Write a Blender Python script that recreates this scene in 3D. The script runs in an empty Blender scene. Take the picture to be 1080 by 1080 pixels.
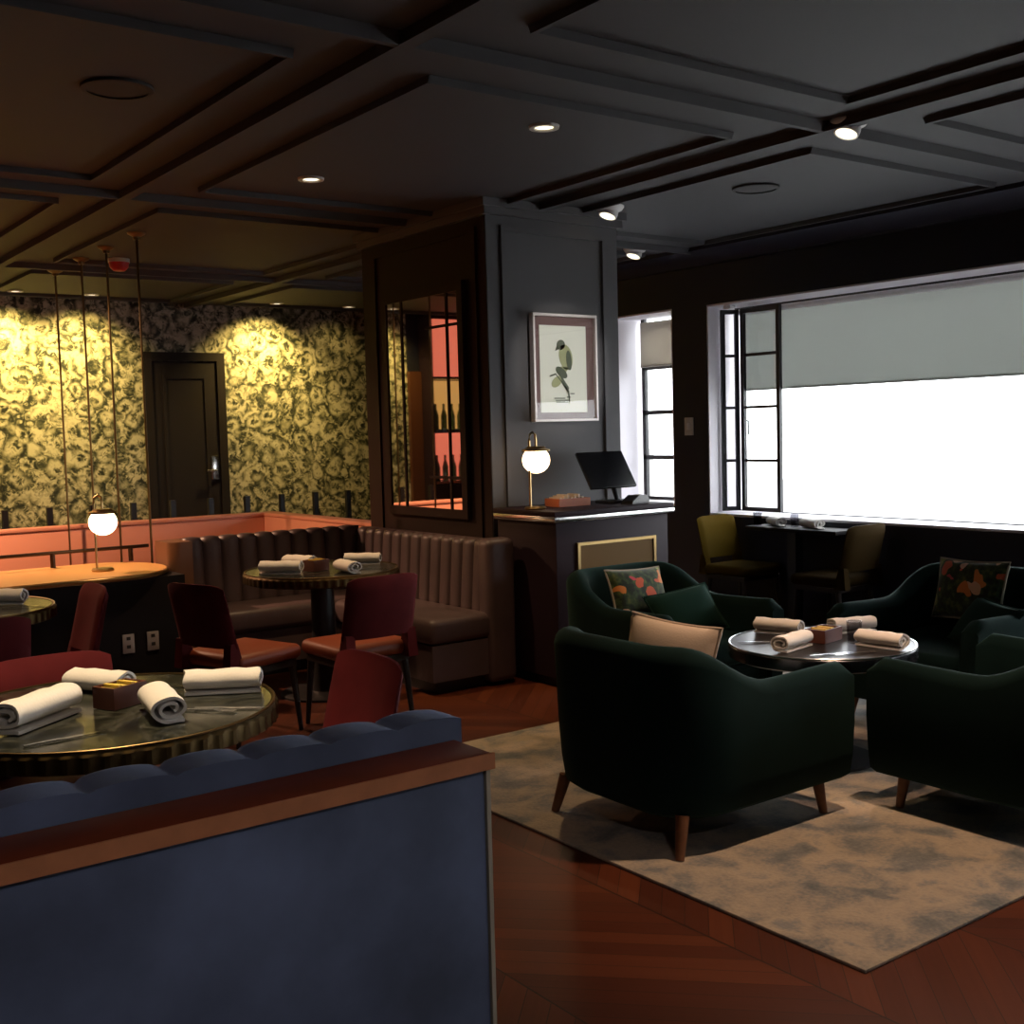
import bpy, bmesh, math, random
from mathutils import Vector, Matrix
random.seed(7)
C = bpy.context.scene.collection
PI = math.pi
R = math.radians

# ------------------------------------------------------------------ materials
def _new(name):
    m = bpy.data.materials.new(name); m.use_nodes = True
    nt = m.node_tree
    return m, nt, nt.nodes['Principled BSDF']

def setp(b, **k):
    for n, v in k.items():
        n = n.replace('_', ' ')
        if n in b.inputs: b.inputs[n].default_value = v

def mat(name, col, rough=.6, metal=0., sheen=0., sheen_tint=None, var=.0, vscale=6., bump=0., bscale=60., spec=.5, coat=0.):
    m, nt, b = _new(name)
    setp(b, Base_Color=(*col, 1), Roughness=rough, Metallic=metal, Sheen_Weight=sheen, Sheen_Roughness=.45, Coat_Weight=coat)
    b.inputs['Specular IOR Level'].default_value = spec
    if sheen_tint: b.inputs['Sheen Tint'].default_value = (*sheen_tint, 1)
    tc = nt.nodes.new('ShaderNodeTexCoord')
    if var:
        n = nt.nodes.new('ShaderNodeTexNoise'); n.inputs['Scale'].default_value = vscale; n.inputs['Detail'].default_value = 5
        r = nt.nodes.new('ShaderNodeValToRGB')
        r.color_ramp.elements[0].position = .3; r.color_ramp.elements[1].position = .72
        r.color_ramp.elements[0].color = (*[c*(1-var) for c in col], 1)
        r.color_ramp.elements[1].color = (*[min(1, c*(1+var)) for c in col], 1)
        nt.links.new(tc.outputs['Object'], n.inputs['Vector']); nt.links.new(n.outputs['Fac'], r.inputs['Fac'])
        nt.links.new(r.outputs['Color'], b.inputs['Base Color'])
    if bump:
        n = nt.nodes.new('ShaderNodeTexNoise'); n.inputs['Scale'].default_value = bscale; n.inputs['Detail'].default_value = 4
        bp = nt.nodes.new('ShaderNodeBump'); bp.inputs['Strength'].default_value = bump; bp.inputs['Distance'].default_value = .01
        nt.links.new(tc.outputs['Object'], n.inputs['Vector']); nt.links.new(n.outputs['Fac'], bp.inputs['Height'])
        nt.links.new(bp.outputs['Normal'], b.inputs['Normal'])
    return m

def emis(name, col, s):
    m, nt, b = _new(name)
    setp(b, Base_Color=(.8, .8, .8, 1), Emission_Color=(*col, 1), Emission_Strength=s)
    return m

def ramp(nt, stops, interp='LINEAR'):
    r = nt.nodes.new('ShaderNodeValToRGB'); cr = r.color_ramp; cr.interpolation = interp
    while len(cr.elements) < len(stops): cr.elements.new(.5)
    for e, (p, c) in zip(cr.elements, stops):
        e.position = p; e.color = (*c, 1)
    return r

def mth(nt, op, a, b=None, c=None):
    n = nt.nodes.new('ShaderNodeMath'); n.operation = op
    for i, v in enumerate((a, b, c)):
        if v is None: continue
        if hasattr(v, 'links'): nt.links.new(v, n.inputs[i])
        else: n.inputs[i].default_value = v
    return n.outputs[0]

def m_floor():
    m, nt, b = _new('chevron_wood')
    g = nt.nodes.new('ShaderNodeNewGeometry'); sp = nt.nodes.new('ShaderNodeSeparateXYZ')
    nt.links.new(g.outputs['Position'], sp.inputs[0])
    x, y = sp.outputs['X'], sp.outputs['Y']
    W, P = .62, .105
    cx = mth(nt, 'DIVIDE', x, W); ci = mth(nt, 'FLOOR', cx); fr = mth(nt, 'FRACT', cx)
    par = mth(nt, 'MULTIPLY', mth(nt, 'SUBTRACT', mth(nt, 'MULTIPLY', mth(nt, 'FRACT', mth(nt, 'MULTIPLY', ci, .5)), 4.), 1.), W)
    v = mth(nt, 'ADD', y, mth(nt, 'MULTIPLY', fr, par))
    pv = mth(nt, 'DIVIDE', v, P); pi_ = mth(nt, 'FLOOR', pv); pf = mth(nt, 'FRACT', pv)
    cb = nt.nodes.new('ShaderNodeCombineXYZ'); nt.links.new(ci, cb.inputs[0]); nt.links.new(pi_, cb.inputs[1])
    wn = nt.nodes.new('ShaderNodeTexWhiteNoise'); nt.links.new(cb.outputs[0], wn.inputs['Vector'])
    r = ramp(nt, [(0, (.055, .012, .004)), (.5, (.095, .020, .006)), (1, (.155, .038, .011))])
    ns = nt.nodes.new('ShaderNodeTexNoise'); ns.inputs['Scale'].default_value = 1.0; ns.inputs['Detail'].default_value = 6
    mp = nt.nodes.new('ShaderNodeCombineXYZ'); nt.links.new(mth(nt, 'MULTIPLY', v, 55.), mp.inputs[0]); nt.links.new(mth(nt, 'MULTIPLY', x, 3.), mp.inputs[1]); nt.links.new(wn.outputs['Value'], mp.inputs[2])
    nt.links.new(mp.outputs[0], ns.inputs['Vector'])
    f = mth(nt, 'ADD', mth(nt, 'MULTIPLY', wn.outputs['Value'], .6), mth(nt, 'MULTIPLY', ns.outputs['Fac'], .4))
    nt.links.new(f, r.inputs['Fac'])
    gap = mth(nt, 'LESS_THAN', mth(nt, 'MINIMUM', pf, mth(nt, 'MINIMUM', mth(nt, 'MULTIPLY', fr, 6.), mth(nt, 'MULTIPLY', mth(nt, 'SUBTRACT', 1., fr), 6.))), .03)
    mx = nt.nodes.new('ShaderNodeMix'); mx.data_type = 'RGBA'
    nt.links.new(gap, mx.inputs[0]); nt.links.new(r.outputs['Color'], mx.inputs[6]); mx.inputs[7].default_value = (.015, .006, .003, 1)
    nt.links.new(mx.outputs[2], b.inputs['Base Color'])
    setp(b, Roughness=.42)
    return m

def m_rug():
    m, nt, b = _new('distressed_rug')
    g = nt.nodes.new('ShaderNodeTexCoord')
    n1 = nt.nodes.new('ShaderNodeTexNoise'); n1.inputs['Scale'].default_value = 5.5; n1.inputs['Detail'].default_value = 7; n1.inputs['Distortion'].default_value = .4
    n2 = nt.nodes.new('ShaderNodeTexNoise'); n2.inputs['Scale'].default_value = 70; n2.inputs['Detail'].default_value = 3
    for n in (n1, n2): nt.links.new(g.outputs['Object'], n.inputs['Vector'])
    r = ramp(nt, [(.32, (.13, .14, .14)), (.42, (.22, .215, .20)), (.50, (.37, .31, .24)), (.58, (.46, .37, .27)), (.68, (.26, .25, .23))])
    f = mth(nt, 'ADD', mth(nt, 'MULTIPLY', n1.outputs['Fac'], .82), mth(nt, 'MULTIPLY', n2.outputs['Fac'], .18))
    nt.links.new(f, r.inputs['Fac']); nt.links.new(r.outputs['Color'], b.inputs['Base Color'])
    bp = nt.nodes.new('ShaderNodeBump'); bp.inputs['Strength'].default_value = .4; bp.inputs['Distance'].default_value = .006
    nt.links.new(n2.outputs['Fac'], bp.inputs['Height']); nt.links.new(bp.outputs['Normal'], b.inputs['Normal'])
    setp(b, Roughness=.95, Sheen_Weight=.2)
    return m

def m_wallpaper():
    m, nt, b = _new('foliage_wallpaper')
    g = nt.nodes.new('ShaderNodeNewGeometry')
    mp = nt.nodes.new('ShaderNodeMapping'); mp.inputs['Scale'].default_value = (1, 0.01, 1)
    nt.links.new(g.outputs['Position'], mp.inputs['Vector'])
    nz = nt.nodes.new('ShaderNodeTexNoise'); nz.inputs['Scale'].default_value = 3.2; nz.inputs['Detail'].default_value = 3
    nt.links.new(mp.outputs[0], nz.inputs['Vector'])
    mxv = nt.nodes.new('ShaderNodeMix'); mxv.data_type = 'VECTOR'; mxv.inputs[0].default_value = .22
    nt.links.new(mp.outputs[0], mxv.inputs[4]); nt.links.new(nz.outputs['Color'], mxv.inputs[5])
    vo = nt.nodes.new('ShaderNodeTexVoronoi'); vo.inputs['Scale'].default_value = 6.4
    nt.links.new(mxv.outputs[1], vo.inputs['Vector'])
    # petals and curling leaves: ragged blobs about every cell centre, broken up by finer foliage
    n2 = nt.nodes.new('ShaderNodeTexNoise'); n2.inputs['Scale'].default_value = 14; n2.inputs['Detail'].default_value = 6; n2.inputs['Distortion'].default_value = 1.8; n2.inputs['Roughness'].default_value = .68
    nt.links.new(mp.outputs[0], n2.inputs['Vector'])
    v2 = nt.nodes.new('ShaderNodeTexVoronoi'); v2.inputs['Scale'].default_value = 13; v2.feature = 'SMOOTH_F1'
    nt.links.new(mxv.outputs[1], v2.inputs['Vector'])
    ring = mth(nt, 'SINE', mth(nt, 'ADD', mth(nt, 'MULTIPLY', vo.outputs['Distance'], 15.), mth(nt, 'MULTIPLY', n2.outputs['Fac'], 6.)))
    f = mth(nt, 'ADD', mth(nt, 'MULTIPLY', ring, .095), mth(nt, 'ADD', mth(nt, 'MULTIPLY', n2.outputs['Fac'], .85), mth(nt, 'MULTIPLY', v2.outputs['Distance'], .28)))
    r = ramp(nt, [(.37, (.010, .013, .009)), (.46, (.075, .078, .05)), (.56, (.30, .28, .20)), (.68, (.60, .55, .43))])
    nt.links.new(f, r.inputs['Fac']); nt.links.new(r.outputs['Color'], b.inputs['Base Color'])
    setp(b, Roughness=.6)
    return m

def m_marble():
    m, nt, b = _new('dark_marble')
    g = nt.nodes.new('ShaderNodeTexCoord')
    n1 = nt.nodes.new('ShaderNodeTexNoise'); n1.inputs['Scale'].default_value = 5; n1.inputs['Detail'].default_value = 8; n1.inputs['Distortion'].default_value = 2.2
    nt.links.new(g.outputs['Object'], n1.inputs['Vector'])
    a = mth(nt, 'ABSOLUTE', mth(nt, 'SUBTRACT', n1.outputs['Fac'], .5))
    r = ramp(nt, [(0, (.07, .07, .055)), (.03, (.026, .028, .021)), (.14, (.010, .012, .009)), (.3, (.006, .006, .006))])
    nt.links.new(a, r.inputs['Fac']); nt.links.new(r.outputs['Color'], b.inputs['Base Color'])
    setp(b, Roughness=.18)
    return m

def m_floral():
    m, nt, b = _new('floral_fabric')
    g = nt.nodes.new('ShaderNodeTexCoord')
    nz = nt.nodes.new('ShaderNodeTexNoise'); nz.inputs['Scale'].default_value = 9; nz.inputs['Detail'].default_value = 2
    nt.links.new(g.outputs['Object'], nz.inputs['Vector'])
    mv = nt.nodes.new('ShaderNodeMix'); mv.data_type = 'VECTOR'; mv.inputs[0].default_value = .10
    nt.links.new(g.outputs['Object'], mv.inputs[4]); nt.links.new(nz.outputs['Color'], mv.inputs[5])
    vo = nt.nodes.new('ShaderNodeTexVoronoi'); vo.inputs['Scale'].default_value = 12
    nt.links.new(mv.outputs[1], vo.inputs['Vector'])
    sp = nt.nodes.new('ShaderNodeSeparateColor'); nt.links.new(vo.outputs['Color'], sp.inputs[0])
    fl = ramp(nt, [(0, (.62, .10, .035)), (.3, (.75, .24, .05)), (.5, (.62, .06, .09)), (.7, (.80, .50, .32)), (.85, (.30, .34, .10))], 'CONSTANT')
    nt.links.new(sp.outputs[0], fl.inputs['Fac'])
    lf = nt.nodes.new('ShaderNodeTexNoise'); lf.inputs['Scale'].default_value = 26; lf.inputs['Detail'].default_value = 2
    nt.links.new(g.outputs['Object'], lf.inputs['Vector'])
    bg = ramp(nt, [(.4, (.010, .020, .010)), (.56, (.035, .07, .022)), (.68, (.10, .12, .03))])
    nt.links.new(lf.outputs['Fac'], bg.inputs['Fac'])
    on = mth(nt, 'MULTIPLY', mth(nt, 'LESS_THAN', vo.outputs['Distance'], .47), mth(nt, 'GREATER_THAN', sp.outputs[1], .34))
    mx = nt.nodes.new('ShaderNodeMix'); mx.data_type = 'RGBA'
    nt.links.new(on, mx.inputs[0]); nt.links.new(bg.outputs['Color'], mx.inputs[6]); nt.links.new(fl.outputs['Color'], mx.inputs[7])
    nt.links.new(mx.outputs[2], b.inputs['Base Color'])
    setp(b, Roughness=.85, Sheen_Weight=.2)
    return m

def m_glass(name, col=(1, 1, 1), rough=0.):
    # thin pane: mostly straight through, a little mirror
    m, nt, b = _new(name)
    nt.nodes.remove(b)
    out = nt.nodes['Material Output']
    t = nt.nodes.new('ShaderNodeBsdfTransparent'); t.inputs[0].default_value = (*col, 1)
    g = nt.nodes.new('ShaderNodeBsdfGlossy'); g.inputs['Roughness'].default_value = rough
    lw = nt.nodes.new('ShaderNodeLayerWeight'); lw.inputs[0].default_value = .5
    fr = nt.nodes.new('ShaderNodeMath'); fr.operation = 'MULTIPLY_ADD'; fr.inputs[1].default_value = .5; fr.inputs[2].default_value = .03
    pw = nt.nodes.new('ShaderNodeMath'); pw.operation = 'POWER'; pw.inputs[1].default_value = 5
    nt.links.new(lw.outputs['Facing'], pw.inputs[0]); nt.links.new(pw.outputs[0], fr.inputs[0])
    mx = nt.nodes.new('ShaderNodeMixShader')
    nt.links.new(fr.outputs[0], mx.inputs[0]); nt.links.new(t.outputs[0], mx.inputs[1]); nt.links.new(g.outputs[0], mx.inputs[2])
    nt.links.new(mx.outputs[0], out.inputs[0])
    return m

def m_blind(name, col):
    m, nt, b = _new(name)
    nt.nodes.remove(b)
    out = nt.nodes['Material Output']
    d = nt.nodes.new('ShaderNodeBsdfDiffuse'); d.inputs[0].default_value = (.6, .6, .58, 1)
    t = nt.nodes.new('ShaderNodeBsdfTranslucent'); t.inputs[0].default_value = (*col, 1)
    mx = nt.nodes.new('ShaderNodeMixShader'); mx.inputs[0].default_value = .5
    nt.links.new(d.outputs[0], mx.inputs[1]); nt.links.new(t.outputs[0], mx.inputs[2]); nt.links.new(mx.outputs[0], out.inputs[0])
    return m

M = {}
M['floor'] = m_floor(); M['rug'] = m_rug(); M['paper'] = m_wallpaper(); M['marble'] = m_marble(); M['floral'] = m_floral()
M['ceil'] = mat('charcoal_ceiling_paint', (.066, .066, .071), .65, spec=.25)
M['wall'] = mat('dark_navy_paint', (.016, .016, .030), .6, spec=.3)
M['col'] = mat('charcoal_column_paint', (.115, .112, .118), .55, spec=.3)
M['colside'] = M['col']
M['reveal'] = mat('white_reveal_paint', (.74, .71, .76), .5)
M['black'] = mat('black_metal', (.012, .012, .014), .45)
M['door'] = mat('black_brown_door_paint', (.018, .013, .014), .6, spec=.2)
M['blue'] = mat('blue_velvet', (.078, .098, .17), .8, sheen=.25, sheen_tint=(.5, .6, .9), var=.45, vscale=4.0, bump=.15, bscale=14)
M['cap'] = mat('red_brown_wood', (.14, .024, .007), .5, var=.25, vscale=9, spec=.2)
M['capedge'] = mat('orange_wood_edge', (.50, .19, .085), .45, var=.15, vscale=20)
M['leather'] = mat('brown_leather', (.088, .057, .060), .45, var=.15, vscale=5, bump=.08, bscale=90)
M['leatherend'] = mat('lit_brown_banquette_end', (.18, .08, .04), .5)  # brown end panel with the warm light on it put into the colour
M['red'] = mat('burgundy_velvet', (.085, .008, .010), .85, sheen=.05, sheen_tint=(.9, .3, .4), var=.2, vscale=6, spec=.15)
M['redseat'] = mat('red_seat_lit', (.22, .040, .010), .5)  # orange light on the seat tops put into their colour
M['legdark'] = mat('dark_stained_wood', (.015, .009, .007), .5)
M['green'] = mat('bottle_green_velvet', (.0045, .0155, .0150), .9, sheen=.08, sheen_tint=(.45, .9, .75), var=.25, vscale=4, spec=.1)
M['greencush'] = mat('green_velvet_cushion', (.010, .036, .028), .9, sheen=.08, sheen_tint=(.5, .8, .65), spec=.12)
M['legwood'] = mat('walnut_leg_wood', (.17, .07, .03), .45, var=.25, vscale=25)
M['cream'] = mat('cream_cushion_fabric', (.62, .50, .40), .9, bump=.1, bscale=120)
M['piping'] = mat('pale_piping', (.40, .36, .28), .8)
M['yellow'] = mat('mustard_velvet', (.075, .045, .0015), .9, spec=.1)
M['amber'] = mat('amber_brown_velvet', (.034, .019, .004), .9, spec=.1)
M['brass'] = mat('brushed_brass', (.62, .42, .18), .28, metal=1.)
M['bronze'] = mat('aged_bronze_rim', (.22, .15, .07), .38, metal=1.)
M['steel'] = mat('polished_steel', (.75, .75, .75), .2, metal=1.)
M['napkin'] = mat('white_linen', (.78, .74, .70), .9, bump=.12, bscale=150)
M['boxwood'] = mat('red_brown_box_wood', (.12, .032, .018), .5)
M['sugar'] = mat('yellow_packets', (.85, .62, .12), .6)
M['white'] = mat('white_plastic', (.75, .75, .75), .4)
M['ivory'] = mat('ivory_switch_plate', (.55, .53, .48), .4)
M['outlet'] = mat('grey_outlet_plate', (.36, .33, .33), .5)
M['counter'] = mat('dark_plum_lacquer', (.026, .012, .020), .6, spec=.25)
M['gold'] = mat('dull_gold_panel', (.19, .095, .014), .6, spec=.3)
M['peach'] = mat('peach_leather', (.62, .27, .17), .55)
M['orangetop'] = mat('amber_counter_top', (.75, .40, .13), .35)
M['darkbody'] = mat('black_counter_body', (.010, .008, .009), .6, spec=.2)
M['glass'] = m_glass('window_glass')
M['tumbler'] = m_glass('clear_tumbler_glass', (.70, .70, .72))
M['screen'] = mat('black_screen', (.008, .008, .010), .25)
M['mirror'] = mat('mirror_glass', (.85, .84, .83), .02, metal=1.)
M['mirframe'] = mat('dark_brown_timber', (.024, .011, .008), .6, spec=.2)
M['paperart'] = mat('cream_drawing_paper', (.86, .88, .78), .8)
M['mount'] = mat('mauve_brown_mount', (.17, .095, .09), .7)
M['silver'] = mat('pale_silver_frame', (.82, .76, .74), .35, metal=.2)
M['ink'] = mat('grey_green_ink', (.10, .12, .08), .9)
M['ink2'] = mat('olive_ink_wash', (.42, .44, .24), .9)
M['alarmred'] = mat('alarm_red_plastic', (.55, .02, .03), .4)
M['speaker'] = mat('dark_speaker_mesh', (.020, .018, .018), .7)
M['tray'] = mat('orange_wood_tray', (.45, .12, .045), .5)
M['blind'] = m_blind('grey_blind_fabric', (.415, .43, .41))
M['blind2'] = m_blind('beige_blind_fabric', (.50, .46, .40))
M['globe'] = emis('opal_lamp_globe', (1., .68, .38), 8.)
M['bulb'] = emis('warm_downlight_lens', (1., .86, .60), 2.4)
M['concrete'] = mat('pale_concrete', (.55, .54, .52), .8)
M['pinkglow'] = emis('pink_backlit_panel', (1., .20, .11), .7)
M['amberglow'] = emis('amber_backlit_panel', (1., .50, .12), .5)
M['bottle'] = mat('green_bottle_glass', (.06, .09, .05), .1)
M['reeded'] = mat('dark_reeded_brass', (.085, .055, .022), .5, metal=1.)
M['lacquer'] = mat('black_lacquer_top', (.012, .011, .013), .3, spec=.3)
M['blacksteel'] = mat('black_chrome_rim', (.10, .10, .11), .25, metal=1.)
M['rail'] = mat('dark_bronze_rail', (.05, .032, .02), .4, metal=.6)

# ------------------------------------------------------------------ mesh builder
class MB:
    def __init__(s): s.bm = bmesh.new()
    def box(s, x0, x1, y0, y1, z0, z1, bev=0, seg=2):
        r = bmesh.ops.create_cube(s.bm, size=1); vs = r['verts']
        for v in vs:
            v.co = Vector(((x0+x1)/2+v.co.x*(x1-x0), (y0+y1)/2+v.co.y*(y1-y0), (z0+z1)/2+v.co.z*(z1-z0)))
        if bev:
            es = list({e for v in vs for e in v.link_edges})
            bmesh.ops.bevel(s.bm, geom=es, offset=bev, segments=seg, affect='EDGES', profile=.5)
        return s
    def ring_loft(s, rings, closed=True, cap=True, loop=False):
        V = [[s.bm.verts.new(p) for p in r] for r in rings]
        n = len(V[0]); m = len(V)
        for i in range(m if loop else m-1):
            a, b = V[i], V[(i+1) % m]
            for j in range(n if closed else n-1):
                k = (j+1) % n
                try: s.bm.faces.new((a[j], a[k], b[k], b[j]))
                except ValueError: pass
        if cap and not loop:
            try: s.bm.faces.new(list(reversed(V[0]))); s.bm.faces.new(V[-1])
            except ValueError: pass
        return s
    def lathe(s, prof, c=(0, 0, 0), n=40, cap=True):
        rings = [[(c[0]+max(r, 1e-4)*math.cos(2*PI*k/n), c[1]+max(r, 1e-4)*math.sin(2*PI*k/n), c[2]+z) for k in range(n)] for r, z in prof]
        return s.ring_loft(rings, True, cap)
    def tube(s, pts, r, n=10, r1=None):
        pts = [Vector(p) for p in pts]; rings = []
        for i, p in enumerate(pts):
            d = (pts[min(i+1, len(pts)-1)]-pts[max(i-1, 0)]).normalized()
            a = d.orthogonal() if abs(d.z) > .95 else d.cross(Vector((0, 0, 1)))
            a.normalize(); b = d.cross(a)
            q = r if r1 is None else r+(r1-r)*i/(len(pts)-1)
            rings.append([tuple(p+a*q*math.cos(2*PI*k/n)+b*q*math.sin(2*PI*k/n)) for k in range(n)])
        return s.ring_loft(rings)
    def prism(s, poly, z0, z1):
        return s.ring_loft([[(x, y, z0) for x, y in poly], [(x, y, z1) for x, y in poly]])
    def prism_xz(s, poly, y0, y1):
        return s.ring_loft([[(x, y0, z) for x, z in poly], [(x, y1, z) for x, z in poly]])
    def sphere(s, c, r, sc=(1, 1, 1), u=24, v=14):
        q = bmesh.ops.create_uvsphere(s.bm, u_segments=u, v_segments=v, radius=r)
        for w in q['verts']: w.co = Vector((c[0]+w.co.x*sc[0], c[1]+w.co.y*sc[1], c[2]+w.co.z*sc[2]))
        return s
    def xform(s, m):
        for v in s.bm.verts: v.co = m @ v.co
        return s
    def build(s, name, m, parent=None, world=False, ang=35, label=None):
        if world and parent is not None:
            for v in s.bm.verts: v.co = v.co-parent.location
        bmesh.ops.recalc_face_normals(s.bm, faces=s.bm.faces)
        me = bpy.data.meshes.new(name); s.bm.to_mesh(me); s.bm.free()
        me.materials.append(m)
        if ang:
            for p in me.polygons: p.use_smooth = True
            me.set_sharp_from_angle(angle=R(ang))
        o = bpy.data.objects.new(name, me); C.objects.link(o)
        if parent is not None: o.parent = parent
        if label: o['label'] = label
        return o

def tag(o, label, cat, group=None, kind=None):
    o['label'] = label; o['category'] = cat
    if group: o['group'] = group
    if kind: o['kind'] = kind
    return o
def thing(name, label, cat, loc=(0, 0, 0), rz=0, group=None):
    o = bpy.data.objects.new(name, None); C.objects.link(o)
    o.location = loc; o.rotation_euler = (0, 0, rz); o.empty_display_size = .1
    return tag(o, label, cat, group)
def solo(name, mb, m, label, cat, group=None, ang=35):
    zs = [v.co.z for v in mb.bm.verts]; xs = [v.co.x for v in mb.bm.verts]; ys = [v.co.y for v in mb.bm.verts]
    b = Vector(((min(xs)+max(xs))/2, (min(ys)+max(ys))/2, min(zs)))
    for v in mb.bm.verts: v.co -= b
    o = mb.build(name, m, None, ang=ang); o.location = b
    return tag(o, label, cat, group)
def struct(name, mb, m, parent=None, label=None, ang=35):
    o = mb.build(name, m, parent, ang=ang)
    if parent is None:
        o['kind'] = 'structure'; o['label'] = label or name.replace('_', ' '); o['category'] = 'room'
    return o
def dup(root, loc, rz, label, group=None):
    r = root.copy(); C.objects.link(r); r.location = loc; r.rotation_euler = (0, 0, rz); r['label'] = label
    if group: r['group'] = group
    for ch in list(root.children):
        c = ch.copy(); C.objects.link(c); c.parent = r
        for g in list(ch.children):
            d = g.copy(); C.objects.link(d); d.parent = c
    return r
def BX(*a, **k): return MB().box(*a, **k)

H = 3.0
XW, XO = 7.05, 7.46           # window wall: inner face, outer face
YF = 12.2                     # far wall

# ------------------------------------------------------------------ room shell
struct('floor', BX(-3.7, XO, -2.7, YF+.2, -.12, 0), M['floor'], label='dark red-brown chevron wood floor')
struct('ceiling', BX(-3.7, XO, -2.7, YF+.2, H, H+.15), M['ceil'], label='charcoal painted ceiling with panel mouldings')
struct('wall_far', BX(1.0, XO, YF, YF+.2, 0, H), M['paper'], label='far wall covered in swirling foliage wallpaper')
struct('wall_far_bar', BX(-3.7, 1.0, YF, YF+.2, 0, H), M['wall'], label='dark painted far wall behind the bar shelves')
struct('wall_left', BX(-3.7, -3.5, -2.7, YF, 0, H), M['wall'], label='dark painted left wall')
struct('wall_back', BX(-3.5, XO, -2.7, -2.5, 0, H), M['wall'], label='dark painted wall behind the viewpoint')

# window wall with three openings (y0, y1, z0, z1)
OPEN = [(7.2, 8.02, .86, 2.55), (.6, 6.80, .80, 2.54), (-2.1, -.1, .80, 2.54)]  # last opening is unseen, added to light the banquette's back
wm = MB()
ys = [-2.5, OPEN[2][0], OPEN[2][1], OPEN[1][0], OPEN[1][1], OPEN[0][0], OPEN[0][1], YF]
for i in range(0, len(ys)-1, 2): wm.box(XW, XO, ys[i], ys[i+1], 0, H)
for y0, y1, z0, z1 in OPEN:
    wm.box(XW, XO, y0, y1, 0, z0); wm.box(XW, XO, y0, y1, z1, H)
struct('wall_window', wm, M['wall'], label='dark navy wall with the window openings')
for i, (y0, y1, z0, z1) in enumerate(OPEN):
    t = .015
    rv = MB()
    rv.box(XW+.004, XO-.01, y1-t, y1-.001, z0+.001, z1-.001); rv.box(XW+.004, XO-.01, y0+.001, y0+t, z0+.001, z1-.001); rv.box(XW+.004, XO-.01, y0+t, y1-t, z1-t, z1-.001)
    struct('trim_%d' % (i+1), rv, M['reveal'], label='white painted window reveal lining')
    struct('trim_%d' % (i+4), BX(XW+.004, XO-.01, y0+.016, y1-.016, z0+.001, z0+.02), M['reveal'], label='window sill board')
    w = bpy.data.objects.new('window_%d' % (i+1), None); C.objects.link(w)
    w.location = (7.40, (y0+y1)/2, z0); w['kind'] = 'structure'; w['label'] = 'black steel framed window'; w['category'] = 'window'
    f = MB(); X0, X1 = 7.375, 7.41
    a, b = y0+t, y1-t; zb, zt = z0+.021, z1-t
    if i == 0:
        f.box(X0, X1, b-.11, b-.065, zb, zt); f.box(X0, X1, a, a+.045, zb, zt); f.box(X0, X1, a, b-.065, zt-.09, zt-.05); f.box(X0, X1, a, b-.065, zb, zb+.03)
        for z in (2.09, 1.68, 1.27): f.box(X0, X1, a, b-.065, z-.02, z+.02)
    else:
        f.box(X0, X1, a, b, zb, zb+(.03 if i == 2 else .006)); f.box(X0, X1, a, b, zt-.03, zt)
        if i == 2: f.box(X0, X1, a, a+.04, zb, zt); f.box(X0, X1, b-.04, b, zb, zt)
        if i == 1: f.box(X0, X1, a, a+.04, zb, zt)
        if i == 2: f.box(X0, X1, (a+b)/2-.02, (a+b)/2+.02, zb, zt)
    f.build('window_frame', M['black'], w, world=True)
    BX(X0+.012, X0+.018, a, b, zb+.001, zt-.001).build('window_pane', M['glass'], w, world=True, ang=0)

# folding steel casement at the left end of the big opening: two leaves
def leaf(name, label, p0, p1, z0, z1, rows, thick=.035):
    ln = (Vector(p1)-Vector(p0)).length; az = math.atan2(p1[1]-p0[1], p1[0]-p0[0])
    t = thing(name, label, 'window leaf', (p0[0], p0[1], z0), az, 'folding steel casement leaves')
    f = MB(); h = z1-z0
    f.box(0, thick, -.017, .017, 0, h); f.box(ln-thick, ln, -.017, .017, 0, h)
    f.box(thick, ln-thick, -.017, .017, 0, thick); f.box(thick, ln-thick, -.017, .017, h-thick, h)
    for z in rows: f.box(thick, ln-thick, -.012, .012, z-z0-.012, z-z0+.012)
    f.build('leaf_frame', M['black'], t)
    BX(thick, ln-thick, -.003, .003, thick, h-thick).build('leaf_pane', M['glass'], t, ang=0)
    hb = MB().tube([(ln-.02, -.03, h*.45), (ln-.02, -.05, h*.45), (ln-.02, -.05, h*.45-.12)], .008)
    hb.build('leaf_handle', M['black'], t)
    return t
leaf('casement_leaf', 'black steel casement leaf with four panes, standing across the end of the big window', (7.30, 6.23), (7.30, 6.645), .83, 2.50, (2.12, 1.69, 1.25))
leaf('casement_leaf', 'black steel casement leaf folded back against the white window reveal', (7.31, 6.685), (7.18, 6.765), .83, 2.50, (2.12, 1.69, 1.25))
solo('window_stay', BX(7.08, 7.14, 6.56, 6.64, 2.49, 2.522, bev=.006), M['white'], 'small grey sensor box under the top of the big window opening', 'sensor')

bl = MB().box(7.355, 7.359, .63, 6.70, 1.835, 2.47)
t = thing('roller_blind', 'wide grey roller blind pulled a third of the way down the big window', 'blind', (7.357, 3.6, 1.826))
bl.build('blind_fabric', M['blind'], t, world=True, ang=0)
MB().tube([(7.357, .63, 1.835), (7.357, 6.70, 1.835)], .009).build('bottom_bar', M['blind'], t, world=True)
MB().tube([(7.345, .63, 2.48), (7.345, 6.70, 2.48)], .025).build('blind_tube', M['white'], t, world=True)
t = thing('roller_blind', 'short beige roller blind at the top of the narrow window behind the monitor', 'blind', (7.33, 7.6, 2.08))
BX(7.328, 7.332, 7.26, 7.90, 2.10, 2.50).build('blind_fabric', M['blind2'], t, world=True, ang=0)
MB().tube([(7.33, 7.26, 2.10), (7.33, 7.90, 2.10)], .008).build('bottom_bar', M['blind2'], t, world=True)

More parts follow.
